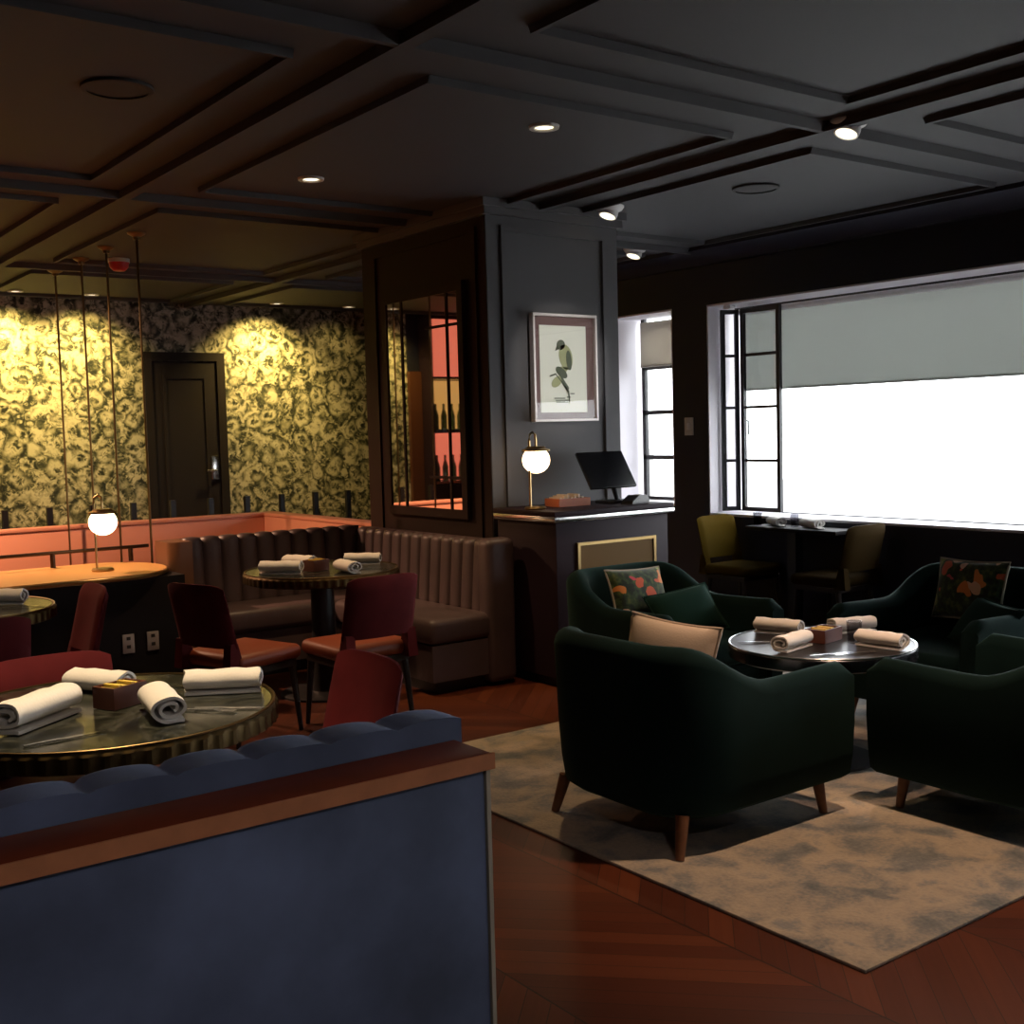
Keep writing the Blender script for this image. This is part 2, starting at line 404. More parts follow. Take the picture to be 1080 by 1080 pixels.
solo('street_post', MB().lathe([(.09, 0), (.09, .05), (.045, .06), (.045, 1.55), (.055, 1.57), (.0, 1.62)], (10.2, 10.85, -.3)), M['concrete'], 'pale post standing outside the narrow window', 'post')
struct('ground_outside', BX(XO+.02, 30, -12, 30, -.45, -.3), M['concrete'], label='pale pavement outside the windows')

# ------------------------------------------------------------------ ceiling mouldings
trim_i = [7]
def trim(mb, label, m=None):
    struct('trim_%d' % trim_i[0], mb, m or M['ceil'], label=label); trim_i[0] += 1
GX = [-2.4, -.06, 2.29, 4.68, 6.96]       # grid lines (x = const)
GY = [-2.4, .72, 3.70, 6.86, 9.9]         # grid lines (y = const)
def ridge(mb, x0, x1, y0, y1, sl, dp):
    # moulding along its long side: sloped shoulders in x, upright in y to look darker
    zt, zb = H-.0005, H-dp
    if x1-x0 < y1-y0: zb -= .0015; p = [(x0-.002, zt), (x0-.002, zb), (x1+.002, zb), (x1+.004, zt)]; mb.ring_loft([[(x, y0, z) for x, z in p], [(x, y1, z) for x, z in p]])
    else: p = [(y0-sl, zt), (y0, zb), (y1, zb), (y1+sl, zt)]; mb.ring_loft([[(x0, y, z) for y, z in p], [(x1, y, z) for y, z in p]])
def strip(mb, x0, x1, y0, y1): ridge(mb, x0, x1, y0, y1, .024, .045)
g = MB()
for x in GX[:-1]: strip(g, x-.03, x+.03, -2.45, YF-.05)
for y in GY: strip(g, -3.45, XW-.02, y-.016, y+.016)
trim(g, 'raised ceiling grid moulding')
fr = MB()
def frame(x0, x1, y0, y1, w=.018, h=.03):
    for a in ((x0, x1, y0, y0+w), (x0, x1, y1-w, y1), (x0, x0+w, y0, y1), (x1-w, x1, y0, y1)): ridge(fr, *a, .014, h)
for i in range(len(GX)-1):
    for j in range(len(GY)):
        x0 = GX[i]+.33; x1 = GX[i+1]-.27 if i < len(GX)-2 else GX[i+1]-.2
        y0 = GY[j]+.36; y1 = (GY[j+1] if j+1 < len(GY) else YF)-.33
        frame(x0, x1, y0, y1)
trim(fr, 'inset rectangular ceiling panel mouldings')
cr = MB()
cr.prism_xz([(XW-.16, H-.0005), (XW-.001, H-.0005), (XW-.001, H-.14), (XW-.03, H-.13), (XW-.06, H-.08), (XW-.13, H-.035), (XW-.16, H-.03)], -2.45, YF-.01)
trim(cr, 'crown moulding above the window wall', M['wall'])

# ------------------------------------------------------------------ column
cx0, cx1, cy0, cy1 = 4.255, 5.345, 5.98, 7.55
struct('pillar', BX(cx0, cx1, cy0, cy1, 0, H), M['col'], label='wide square charcoal column')
pm = MB()
for w, z0, z1 in ((.05, H-.05, H-.001), (.03, H-.10, H-.05)):
    pm.box(cx0-w, cx1+w, cy0-w, cy0, z0, z1); pm.box(cx0-w, cx0, cy0, cy1+w, z0, z1); pm.box(cx1, cx1+w, cy0, cy1+w, z0, z1); pm.box(cx0, cx1, cy1, cy1+w, z0, z1)
trim(pm, 'crown moulding around the column top', M['col'])
fm = MB(); fs = MB()
def fy(x0, x1, z0, z1, y, w=.035, d=.02):
    for a in ((x0, x1, z0, z0+w), (x0, x1, z1-w, z1), (x0, x0+w, z0+w, z1-w), (x1-w, x1, z0+w, z1-w)): fm.box(a[0], a[1], y-d, y-.0005, a[2], a[3])
def fx(y0, y1, z0, z1, x, w=.035, d=.02):
    for a in ((y0, y1, z0, z0+w), (y0, y1, z1-w, z1), (y0, y0+w, z0+w, z1-w), (y1-w, y1, z0+w, z1-w)): fs.box(x-d, x-.0065, a[0], a[1], a[2], a[3])
fy(4.36, 5.235, .25, 2.84, cy0); fx(6.08, 7.38, .25, 2.84, cx0)
trim(fm, 'thin panel moulding on the column front', M['col']); trim(fs, 'thin panel moulding on the column side', M['mirframe'])

trim(BX(cx0-.006, cx0-.0003, cy0+.004, cy1-.004, .02, 2.895), 'thin dark brown panel on the left side of the column', M['mirframe'])  # panel makes this face darker than the front
# mirror on the left face of the column
my0, my1, mz0, mz1 = 6.27, 7.17, 1.04, 2.46
t = thing('wall_mirror', 'tall dark framed mirror with glazing bars on the left face of the column', 'mirror', (cx0-.02, (my0+my1)/2, mz0))
f = MB(); x0, x1 = cx0-.042, cx0-.0065; w = .06
for a in ((my0-w, my1+w, mz0-w, mz0), (my0-w, my1+w, mz1, mz1+w), (my0-w, my0, mz0, mz1), (my1, my1+w, mz0, mz1)): f.box(x0, x1, a[0], a[1], a[2], a[3])
f.build('mirror_frame', M['mirframe'], t, world=True)
BX(cx0-.034, cx0-.0065, my0, my1, mz0, mz1).build('mirror_glass', M['mirror'], t, world=True, ang=0)
f = MB()
for y in (6.40, 6.97): f.box(cx0-.041, cx0-.0342, y-.010, y+.010, mz0, mz1)
for z in (2.25, 1.25): f.box(cx0-.040, cx0-.0342, my0, 6.66, z-.009, z+.009)
f.build('glazing_bars', M['mirframe'], t, world=True)

# framed bird drawing on the column front
px0, px1, pz0, pz1 = 4.56, 5.10, 1.60, 2.30; py = cy0-.02
t = thing('framed_picture', 'framed bird drawing in a pale frame with brown mount on the column front', 'picture', ((px0+px1)/2, py, pz0))
f = MB(); w = .018
for a in ((px0, px1, pz0, pz0+w), (px0, px1, pz1-w, pz1), (px0, px0+w, pz0+w, pz1-w), (px1-w, px1, pz0+w, pz1-w)): f.box(a[0], a[1], py-.045, py-.0005, a[2], a[3], bev=.003, seg=1)
f.build('picture_frame', M['silver'], t, world=True)
BX(px0+w, px1-w, py-.02, py-.012, pz0+w, pz1-w).build('mount', M['mount'], t, world=True)
ax0, ax1, az0, az1 = 4.625, 5.015, 1.66, 2.225
pp = BX(ax0, ax1, py-.024, py-.0205, az0, az1).build('drawing_paper', M['paperart'], t, world=True)
def ell(cx, cz, a, b, rot=0, n=24): return [(cx+a*math.cos(k*2*PI/n)*math.cos(rot)-b*math.sin(k*2*PI/n)*math.sin(rot), cz+a*math.cos(k*2*PI/n)*math.sin(rot)+b*math.sin(k*2*PI/n)*math.cos(rot)) for k in range(n)]
ya, yb = py-.0262, py-.0242
def art(polys, name, m):
    q = MB()
    for p in polys: q.prism_xz(p, ya, yb)
    for v in q.bm.verts: v.co -= t.location
    o = q.build(name, m, pp); return o
art([ell(4.84, 2.02, .055, .085, .25)], 'bird_body', M['ink2'])
art([ell(4.80, 2.10, .035, .032, .4)], 'bird_head', M['ink'])
art([[(4.769, 2.099), (4.752, 2.06), (4.785, 2.073)]], 'bird_beak', M['ink'])
art([[(4.80, 1.96), (4.86, 1.95), (4.79, 1.86), (4.77, 1.87)]], 'bird_leg', M['ink2'])
ya, yb = py-.0275, py-.0262
art([ell(4.865, 2.00, .022, .065, .1)], 'bird_wing', M['ink'])
art([ell(4.80, 1.92, .055, .028, -.6)], 'branch_leaf', M['ink'])
art([ell(4.76, 1.86, .05, .03, .6)], 'branch_leaf', M['ink2'])
ya, yb = py-.0288, py-.0275
art([[(4.78, 1.92), (4.86, 1.82), (4.85, 1.79), (4.81, 1.84)]], 'bird_tail', M['ink'])
art([[(4.70, 1.90), (4.75, 1.915), (4.86, 1.80), (4.865, 1.72), (4.86, 1.72), (4.85, 1.80), (4.75, 1.905), (4.70, 1.89)]], 'branch', M['ink'])
for x, z, l in ((4.735, 1.755, .09), (4.745, 1.742, .12), (4.84, 1.762, .03), (4.75, 1.73, .10), (4.87, 1.785, .035)):
    art([[(x, z), (x+l, z), (x+l, z-.006), (x, z-.006)]], 'caption_line', M['ink'])
BX(px0+w, px1-w, py-.034, py-.032, pz0+w, pz1-w).build('picture_glass', M['glass'], t, world=True, ang=0)

# ------------------------------------------------------------------ far wall: door
d = bpy.data.objects.new('door_1', None); C.objects.link(d); d.location = (4.63, YF, 0); d['kind'] = 'structure'; d['label'] = 'black-brown panelled door in the wallpapered wall'; d['category'] = 'door'
f = MB(); a, b, zt = 4.18, 5.08, 2.48
f.box(a, a+.09, YF-.05, YF-.0005, 0, zt); f.box(b-.09, b, YF-.05, YF-.0005, 0, zt); f.box(a+.09, b-.09, YF-.05, YF-.0005, zt-.09, zt)
f.build('door_frame', M['door'], d, world=True)
BX(a+.095, b-.095, YF-.03, YF-.0005, .01, zt-.095).build('door_leaf', M['door'], d, world=True)
f = MB()
for q in ((a+.2, b-.2, 2.20, 2.24), (a+.2, b-.2, .4, .44), (a+.2, a+.24, .44, 2.20), (b-.24, b-.2, .44, 2.20)): f.box(q[0], q[1], YF-.042, YF-.03, q[2], q[3])
f.build('door_moulding', M['door'], d, world=True)
f = BX(b-.20, b-.11, YF-.05, YF-.0305, 1.10, 1.36, bev=.008); f.tube([(b-.155, YF-.05, 1.2), (b-.155, YF-.09, 1.2), (b-.27, YF-.09, 1.2)], .011)
f.build('door_handle', M['steel'], d, world=True)
struct('door_2', BX(.83, 1.0, YF-.06, YF-.0005, 0, 2.3), mat('brown_door_wood', (.10, .035, .018), .5), label='narrow brown door beside the bar shelves')

# back bar shelving at the left of the far wall (seen in the mirror)
t = thing('back_bar_cabinet', 'backlit pink and amber bar shelving reflected in the column mirror', 'cabinet', (-.45, YF-.22, 0))
f = MB(); x0, x1, y0, y1 = -1.5, .82, YF-.25, YF-.001
f.box(x0, x0+.04, y0, y1, 0, 2.98); f.box(x1-.04, x1, y0, y1, 0, 2.98); f.box(x0+.04, x1-.04, y1-.03, y1, 0, 2.98); f.box(x0+.04, x1-.04, y0, y1-.03, 0, .9)
f.build('carcass', M['counter'], t, world=True)
for z in (.92, 1.55, 2.2): BX(x0+.041, x1-.041, y0, y1-.031, z, z+.03).build('shelf', M['steel'], t, world=True)
for z0, z1, m in ((.96, 1.54, 'pinkglow'), (1.59, 2.19, 'amberglow'), (2.24, 2.95, 'pinkglow')): BX(x0+.05, x1-.05, y1-.045, y1-.0305, z0, z1).build('backlit_panel', M[m], t, world=True)
bp = [(.016, .32), (.016, .25), (.02, .24), (.036, .17), (.038, .0)]
k = 0
for sx in (.70, .58, .46, .34, .22):
    for sz, nm in ((1.581, 'middle'), (.951, 'lowest')):
        o = solo('bottle', MB().lathe([(.038, 0), (.038, .17), (.02, .24), (.015, .25), (.015, .32)], (sx, YF-.15, sz), 16), M['bottle'], 'dark glass bottle on the %s backlit bar shelf' % nm, 'bottle', 'bottles on the %s bar shelf' % nm)

# ------------------------------------------------------------------ peach booth wall, rail, service counter
t = bpy.data.objects.new('wall_booth', None); C.objects.link(t); t.location = (3, 10.35, 0); t['kind'] = 'structure'; t['label'] = 'low peach leather booth wall'; t['category'] = 'wall'
BX(-1.5, 4.64, 10.30, 10.45, 0, .80, bev=.01).build('booth_back', M['peach'], t, world=True)
BX(4.64, 4.79, 7.9, 10.45, 0, .80, bev=.01).build('booth_side', M['peach'], t, world=True)
f = BX(-1.5, 4.80, 10.29, 10.46, .80, .83, bev=.004); f.box(4.63, 4.80, 7.9, 10.29, .80, .83, bev=.004)
f.build('booth_cap', M['peach'], t, world=True)
t = thing('railing', 'dark post railing standing behind the peach booth wall', 'railing', (3.5, 11.2, 0))
f = MB(); f.box(1.2, 6.9, 11.17, 11.21, .58, .62); f.box(1.2, 6.9, 11.17, 11.21, .30, .34)
f.build('rail', M['black'], t, world=True)
for k in range(15): BX(1.32+k*.39, 1.37+k*.39, 11.165, 11.215, 0, .95).build('post', M['black'], t, world=True)

# service counter with a rounded right end
t = thing('service_counter', 'dark service counter with amber top and rounded end, left of the brown banquette', 'counter', (1.4, 7.3, 0))
def stadium(x0, xc, yc, r, n=20):
    return [(x0, yc-r)]+[(xc+r*.85*math.sin(PI*k/n), yc-r*math.cos(PI*k/n)) for k in range(n+1)]+[(x0, yc+r)]
BX(-1.2, 2.59, 6.96, 7.68, 0, .715).build('counter_body', M['darkbody'], t, world=True)
MB().prism(stadium(-1.2, 2.20, 7.32, .44), .72, .75).build('counter_top', M['orangetop'], t, world=True)
rim = MB(); pts = [(x, y, .735) for x, y in stadium(-1.2, 2.20, 7.32, .445)]
rim.tube(pts, .012, 8); rim.build('brass_edge', M['brass'], t, world=True)
t = thing('rail_barrier', 'low bronze handrail on short posts along the back of the service counter', 'railing', (1.4, 7.68, .75))
MB().tube([(-1.1, 7.69, .845), (2.62, 7.69, .845)], .012).build('handrail', M['rail'], t, world=True)
for x in (-.9, .1, 1.1, 2.0, 2.5): MB().tube([(x, 7.69, .751), (x, 7.69, .84)], .016).build('rail_post', M['rail'], t, world=True)
for k, (x, l) in enumerate(((2.22, 'left'), (2.37, 'right'))):
    o = solo('wall_outlet', BX(x-.036, x+.036, 6.948, 6.9595, .27, .385, bev=.003), M['outlet'], 'grey outlet plate low on the dark service counter, the %s one of two' % l, 'outlet', 'outlet plates on the service counter')
    for dz in (.03, .08): BX(-.012, .012, -.0068, -.0055, dz, dz+.02).build('socket', M['speaker'], o)

# floor-to-ceiling brass poles
for k, (y, l) in enumerate(((10.20, 'leftmost of the four'), (9.46, 'second from the left of the four'), (8.83, 'third from the left of the four'), (8.15, 'rightmost of the four'))):
    t = thing('brass_pole', 'thin brass pole behind the service counter, '+l, 'pole', (2.80, y, 0), 0, 'thin brass poles')
    MB().tube([(0, 0, .012), (0, 0, H-.012)], .0085, 8).build('rod', M['bronze'], t)
    MB().lathe([(.0, .012), (.05, .010), (.055, 0), (.0, 0)], (0, 0, 0), 20).build('floor_flange', M['bronze'], t)
    MB().lathe([(.0, -.05), (.022, -.05), (.026, -.03), (.06, -.012), (.065, -.0005), (.0, -.0005)], (0, 0, H), 20).build('ceiling_canopy', M['bronze'], t)

# ------------------------------------------------------------------ table lamps
def lamp(loc, label):
    t = thing('table_lamp', label, 'lamp', loc, 0, 'globe table lamps')
    MB().lathe([(0, 0), (.065, 0), (.068, .008), (.06, .018), (.0, .02)], n=32).build('lamp_base', M['brass'], t)
    MB().tube([(-.035, 0, .015), (-.035, 0, .42), (-.03, 0, .455), (-.01, 0, .47), (.012, 0, .455), (.015, 0, .42), (.015, 0, .38)], .007, 10).build('stem', M['brass'], t)
    MB().lathe([(0, .385), (.055, .383), (.062, .372), (.085, .365), (.088, .355), (.0, .355)], (.015, 0, 0), 32).build('globe_cap', M['brass'], t)
    MB().sphere((.015, 0, .30), .085, (1, 1, .95)).build('globe', M['globe'], t)
    return t
lamp((2.18, 7.25, .751), 'glowing globe table lamp on the amber service counter')
lamp((4.30, 5.60, 1.066), 'glowing globe table lamp on the host stand beside the column')

# ------------------------------------------------------------------ host stand
t = thing('host_stand', 'dark plum host stand with shining edge and gold front panel, against the column', 'counter', (4.68, 5.64, 0))
hx0, hx1, hy0, hy1 = 4.25, 5.16, 5.34, 5.93
BX(hx0, hx1, hy0, hy1, .06, 1.00, bev=.004).build('cabinet_body', M['counter'], t, world=True)
BX(hx0+.04, hx1-.04, hy0+.05, hy1-.02, 0, .06).build('plinth', M['black'], t, world=True)
BX(hx0-.03, hx1+.03, hy0-.03, hy1+.01, 1.035, 1.065, bev=.004).build('counter_top', M['counter'], t, world=True)
BX(hx0-.033, hx1+.033, hy0-.033, hy1, 1.0, 1.0345, bev=.004).build('metal_edge', M['steel'], t, world=True)
gp = BX(4.42, 5.02, hy0-.012, hy0-.001, .25, .85).build('front_panel', M['gold'], t, world=True)
f = MB(); w = .018
for a in ((4.40, 5.04, .85, .85+w), (4.40, 5.04, .25-w, .25), (4.40, 4.42, .25, .85), (5.02, 5.04, .25, .85)): f.box(a[0], a[1], hy0-.02, hy0-.001, a[2], a[3])
for v in f.bm.verts: v.co -= t.location
f.build('panel_frame', M['brass'], gp)

# monitor
t = thing('till_monitor', 'black till monitor tilted back on a stand on the host stand', 'monitor', (4.95, 5.62, 1.066), R(2))
b = MB().box(-.20, .20, -.012, .012, -.02, .25, bev=.006)
b.xform(Matrix.Translation((0, 0, .115)) @ Matrix.Rotation(R(-32), 4, 'X') @ Matrix.Shear('XZ', 4, (0, 0)))
b.build('screen', M['screen'], t)
MB().tube([(.06, .02, .015), (.06, .055, .09), (.06, .07, .19)], .018, 10).build('neck', M['black'], t)
BX(-.06, .16, -.07, .11, 0, .018, bev=.006).build('base_plate', M['black'], t)
t = thing('card_reader', 'small black card reader lying below the till monitor', 'card reader', (5.00, 5.46, 1.066), R(12))
b = MB(); b.prism_xz([(-.10, 0), (.08, 0), (.09, .02), (.07, .05), (-.02, .055), (-.09, .02)], -.045, .045); b.build('reader_body', M['screen'], t, ang=20)
BX(.02, .065, -.03, .03, .0535, .056).build('reader_display', M['ivory'], t)
t = thing('menu_tray', 'orange wooden tray of slips beside the lamp on the host stand', 'tray', (4.62, 5.68, 1.066), R(-4))
f = MB(); f.box(-.12, .12, -.08, .08, 0, .012); f.box(-.12, .12, -.08, -.07, .012, .05); f.box(-.12, .12, .07, .08, .012, .05); f.box(-.12, -.11, -.07, .07, .012, .05); f.box(.11, .12, -.07, .07, .012, .05)
f.build('tray_body', M['tray'], t)
f = MB()
for k in range(7): f.box(-.10+k*.028, -.085+k*.028, -.06, .06, .013, .058+.008*(k % 3))
f.build('paper_slips', M['cream'], t)

# ------------------------------------------------------------------ wall and ceiling fittings
o = solo('light_switch', BX(XW-.012, XW-.0005, 6.96, 7.06, 1.47, 1.62, bev=.003), M['ivory'], 'ivory switch plate on the dark pier between the windows', 'switch')
BX(-.012, -.0062, -.02, .02, .045, .105, bev=.002).build('rocker', M['white'], o)

def spot(name, loc, target, power, size, col=(1, .72, .42), blend=.6, rad=.04):
    l = bpy.data.lights.new(name, 'SPOT'); l.energy = power; l.spot_size = R(size); l.spot_blend = blend; l.color = col; l.shadow_soft_size = rad
    o = bpy.data.objects.new(name, l); C.objects.link(o); o.location = loc
    o.rotation_euler = (Vector(target)-Vector(loc)).to_track_quat('-Z', 'Y').to_euler()
    return o
dl0 = [None]
def downlight(x, y, label, target=None, power=0, size=60, col=(1, .72, .42), group='recessed ceiling downlights', **k):
    if dl0[0] is None:
        t = thing('recessed_downlight', label, 'ceiling light', (x, y, H), 0, group)
        MB().lathe([(.045, -.0005), (.075, -.0005), (.072, -.012), (.05, -.012), (.045, -.004)], n=28, cap=False).build('trim_ring', M['ivory'], t)
        MB().lathe([(0, -.0008), (.046, -.0008), (.046, -.005), (0, -.006)], n=24).build('lens', M['bulb'], t)
        dl0[0] = t
    else: t = dup(dl0[0], (x, y, H), 0, label, group)
    if power: spot('downlight_beam', (x, y, H-.02), target or (x, y, 0), power, size, col, **k)
    return t
WARM = (1, .66, .34)
downlight(3.52, 4.44, 'small lit recessed downlight in the ceiling above the green armchairs', (3.52, 4.44, 0), 70, 75, WARM)
downlight(3.07, 6.00, 'small lit recessed downlight in the ceiling above the corner banquette table', (3.1, 6.1, 0), 110, 70, WARM)
for x, l, p in ((1.45, 'hidden past the left edge', 80), (2.84, 'leftmost in view', 190), (3.55, 'second from the left', 130), (5.53, 'right of the dark door', 190), (6.41, 'farthest right beside the column', 8)):
    downlight(x, 11.72, 'tiny recessed downlight along the wallpapered far wall, '+l, (x, 12.2, 1.98), p*1.75, 114, (1, .71, .20), 'wall-washing downlights along the far wall', blend=1., rad=.08)
downlight(1.05, 3.40, 'recessed downlight above the round table behind the blue banquette', (1.05, 3.45, 0), 300, 46, (1, .74, .44))
downlight(3.62, 2.30, 'recessed downlight above the near edge of the rug', (3.6, 2.3, 0), 190, 72, (1, .66, .43))
downlight(1.10, 6.10, 'recessed downlight above the round table at the left edge', (1.15, 6.1, 0), 80, 50, WARM)
downlight(1.30, 9.20, 'recessed downlight above the peach booth wall', (2.2, 9.0, 0), 900, 125, (1, .55, .32), blend=.9)
downlight(.50, -.70, 'added unseen downlight behind the viewpoint, lighting the back of the blue banquette', (.3, 1.5, .9), 62, 80, (1, .88, .82))  # added out of view to lift the blue back panel

spot('eyeball_beam', (4.70, 3.58, H-.10), (4.25, 3.38, .55), 90, 34, (1, .64, .44))
downlight(4.35, 1.95, 'added unseen accent light aimed at the framed drawing on the column', (4.83, 5.96, 1.97), 420, 13, (1, .95, .88))  # added out-of-view lamp to brighten the drawing
eb = [None]
for x, y, l in ((4.73, 3.60, 'largest of three, where the ceiling mouldings cross'), (5.13, 5.80, 'right of the column top'), (6.50, 7.05, 'smallest of three, farthest back near the windows')):
    l = 'white surface spotlight on the ceiling, '+l
    if eb[0] is None:
        t = thing('eyeball_spotlight', l, 'ceiling light', (x, y, H), 0, 'white eyeball spotlights')
        MB().lathe([(0, -.0005), (.095, -.0005), (.095, -.010), (.08, -.03), (.07, -.035), (0, -.035)], n=32).build('mounting_ring', M['white'], t)
        q = MB().lathe([(0, -.01), (.062, -.01), (.064, -.035), (.060, -.055), (.052, -.058), (.050, -.048), (0, -.048)], n=28)
        q.xform(Matrix.Translation((0, 0, -.015)) @ Matrix.Rotation(R(22), 4, 'Y')); q.build('swivel_head', M['white'], t)
        q = MB().lathe([(0, -.0485), (.048, -.0485), (.049, -.054), (0, -.055)], n=24); q.xform(Matrix.Translation((0, 0, -.015)) @ Matrix.Rotation(R(22), 4, 'Y')); q.build('lens', M['bulb'], t)
        eb[0] = t
    else: dup(eb[0], (x, y, H), 0, l, 'white eyeball spotlights')
for x, y, l in ((1.62, 4.86, 'upper left'), (5.54, 4.91, 'right of the column, near the windows')):
    t = thing('ceiling_speaker', 'round dark speaker grille flush in the ceiling, '+l, 'speaker', (x, y, H), 0, 'ceiling speakers')
    MB().lathe([(.125, -.0005), (.145, -.0005), (.143, -.012), (.125, -.014)], n=40, cap=False).build('bezel', M['speaker'], t)
    MB().lathe([(0, -.0008), (.126, -.0008), (.126, -.008), (0, -.010)], n=40).build('grille', M['speaker'], t)
t = thing('fire_alarm', 'red and white fire alarm sounder on the ceiling between the brass poles', 'alarm', (3.07, 9.38, H))
MB().lathe([(0, -.0005), (.085, -.0005), (.085, -.03), (0, -.03)], n=28).build('alarm_base', M['white'], t)
MB().lathe([(0, -.0305), (.08, -.0305), (.07, -.07), (.045, -.095), (0, -.10)], n=28).build('alarm_dome', M['alarmred'], t)

# ------------------------------------------------------------------ blue banquette (seen from behind)
t = thing('blue_banquette', 'blue velvet banquette with wooden top rail in the foreground, seen from behind', 'banquette', (-.2, 1.8, 0))
bx0, bx1 = -1.6, 1.008
f = BX(bx0, bx1, 1.458, 1.56, .02, 1.0245, bev=.006); f.build('back_panel', M['blue'], t, world=True)
BX(bx0, bx1+.012, 1.455, 1.56, 1.026, 1.05, bev=.004).build('top_rail', M['cap'], t, world=True)
BX(bx0, bx1+.014, 1.450, 1.4545, 1.025, 1.05).build('rail_edge', M['capedge'], t, world=True)
BX(bx1+.0005, bx1+.008, 1.456, 1.56, .02, 1.024).build('end_piping', M['piping'], t, world=True, label='pale trim strip')
def channels(u0, u1, n, z0, z1, d0, bul, samples=10, top_r=.04, lean=0., end=.02):
    """channel-tufted pad: u along the wall, v out of the wall; returns rings in (u, v, z)"""
    rings = []; N = n*samples
    for i in range(N+1):
        u = u0+(u1-u0)*i/N; fr_ = (i/samples) % 1.0
        bulge = bul*math.sqrt(max(0, 1-(2*fr_-1)**2)) if 0 < i < N else 0
        d = d0+bulge; tz = z1-(bul-bulge)*.38
        ring = [(u, 0, z0), (u, d+lean*0, z0)]
        for k in range(1, 5): ring.append((u, d-lean*k/5*1.0, z0+(tz-top_r-z0)*k/5))
        for k in range(0, 6):
            a = PI/2*k/5; ring.append((u, d-lean-top_r+top_r*math.cos(a), tz-top_r+top_r*math.sin(a)))
        ring.append((u, 0, tz))
        rings.append(ring)
    return rings
f = MB(); f.ring_loft([[(u, 1.562+v, z) for u, v, z in r] for r in channels(bx0, 1.035, 22, .46, 1.088, .10, .018, top_r=.045)])
f.build('channelled_back', M['blue'], t, world=True, ang=60)
BX(bx0, 1.03, 1.68, 2.20, .28, .455, bev=.03, seg=3).build('seat_cushion', M['blue'], t, world=True)
BX(bx0, 1.0, 1.562, 2.12, 0.0, .278).build('plinth', M['legdark'], t, world=True)

# ------------------------------------------------------------------ brown corner banquette
t = thing('corner_banquette', 'brown leather channelled corner banquette between the service counter and the column', 'banquette', (3.5, 7.0, 0))
f = MB(); f.ring_loft([[(u, 7.46-v, z) for u, v, z in r] for r in channels(2.76, 4.05, 10, .45, .90, .07, .035, lean=.03)])
f.build('channelled_back', M['leather'], t, world=True, ang=60)
f = MB(); f.ring_loft([[(4.11-v, u, z) for u, v, z in r] for r in channels(5.80, 7.42, 13, .45, .885, .07, .03, lean=.03)])
f.build('channelled_back', M['leather'], t, world=True, ang=60)
BX(2.74, 4.10, 7.465, 7.50, 0, .89).build('back_panel', M['leather'], t, world=True)
BX(4.112, 4.19, 5.80, 7.46, 0, .875).build('back_panel', M['leather'], t, world=True)
BX(3.98, 4.19, 5.66, 5.797, .02, .90, bev=.045, seg=4).build('end_panel', M['leather'], t, world=True)
e = MB(); e.prism([(2.60+.07+.07*math.cos(q), 7.30+.07*math.sin(q)) for q in [PI+PI/2*k/6 for k in range(7)]]+[(2.75, 7.23), (2.75, 7.50), (2.60, 7.50)], .02, .89)
e.build('end_panel', M['leatherend'], t, world=True, label='curved end panel coloured as lit brown')
BX(2.755, 4.03, 6.90, 7.36, .30, .455, bev=.04, seg=3).build('seat_cushion', M['leather'], t, world=True)
BX(3.57, 4.03, 5.68, 6.895, .30, .455, bev=.04, seg=3).build('seat_cushion', M['leather'], t, world=True)
BX(2.755, 4.03, 6.93, 7.40, .08, .298).build('seat_front', M['leather'], t, world=True)
BX(3.585, 4.03, 5.69, 6.925, .08, .298).build('seat_front', M['leather'], t, world=True)
f = BX(2.78, 4.0, 6.99, 7.40, 0, .078); f.box(3.64, 4.0, 5.75, 6.99, 0, .078)
f.build('plinth', M['legdark'], t, world=True)

# ------------------------------------------------------------------ round tables
def round_table(loc, r, h, label, base=.27, rim='reeded', reed=.0045, top='marble'):
    t = thing('round_table', label, 'table', loc, 0)
    MB().lathe([(0, h-.022), (r-.012, h-.022), (r-.008, h-.004), (r-.012, h), (0, h)], n=72).build('table_top', M[top], t)
    q = MB(); n = 240; rg = []
    for z, s in ((h-.062, -.016), (h-.055, 0), (h-.014, 0), (h-.006, -.002), (h+.002, -.010), (h+.002, -.016), (h-.062, -.02)):
        rg.append([((r+s+(reed if k % 4 < 2 and abs(s) < .001 else 0))*math.cos(2*PI*k/n), (r+s+(reed if k % 4 < 2 and abs(s) < .001 else 0))*math.sin(2*PI*k/n), z) for k in range(n)])
    q.ring_loft(rg, cap=False, loop=True).build('reeded_rim', M[rim], t, ang=20)
    MB().lathe([(r-.011, h-.003), (r-.0035, h-.001), (r-.003, h+.003), (r-.006, h+.0045), (r-.011, h+.003)], n=96, cap=False).build('top_edge_band', M['bronze' if reed else 'steel'], t)
    MB().lathe([(0, h-.06), (r-.03, h-.06), (r-.03, h-.025), (0, h-.025)], n=48).build('underside', M['legdark'], t)
    MB().lathe([(0, .02), (.085, .02), (.075, .05), (.07, h-.10), (.12, h-.062), (0, h-.062)], n=32).build('pedestal', M['black'], t)
    MB().lathe([(0, 0), (base, 0), (base, .012), (base-.02, .02), (0, .024)], n=48).build('foot_disc', M['black'], t)
    return t
T1, T2, T3, T4 = (1.04, 3.49), (3.17, 6.25), (1.12, 6.12), (4.22, 3.38)
round_table((*T1, 0), .50, .75, 'round dark marble table with reeded rim just behind the blue banquette')
round_table((*T2, 0), .46, .75, 'round marble table in front of the brown corner banquette')
round_table((*T3, 0), .46, .75, 'round marble table cut off by the left edge of the photo')
round_table((*T4, .0125), .42, .5375, 'low round black table in the middle of the green armchairs', .24, 'blacksteel', 0, 'lacquer')

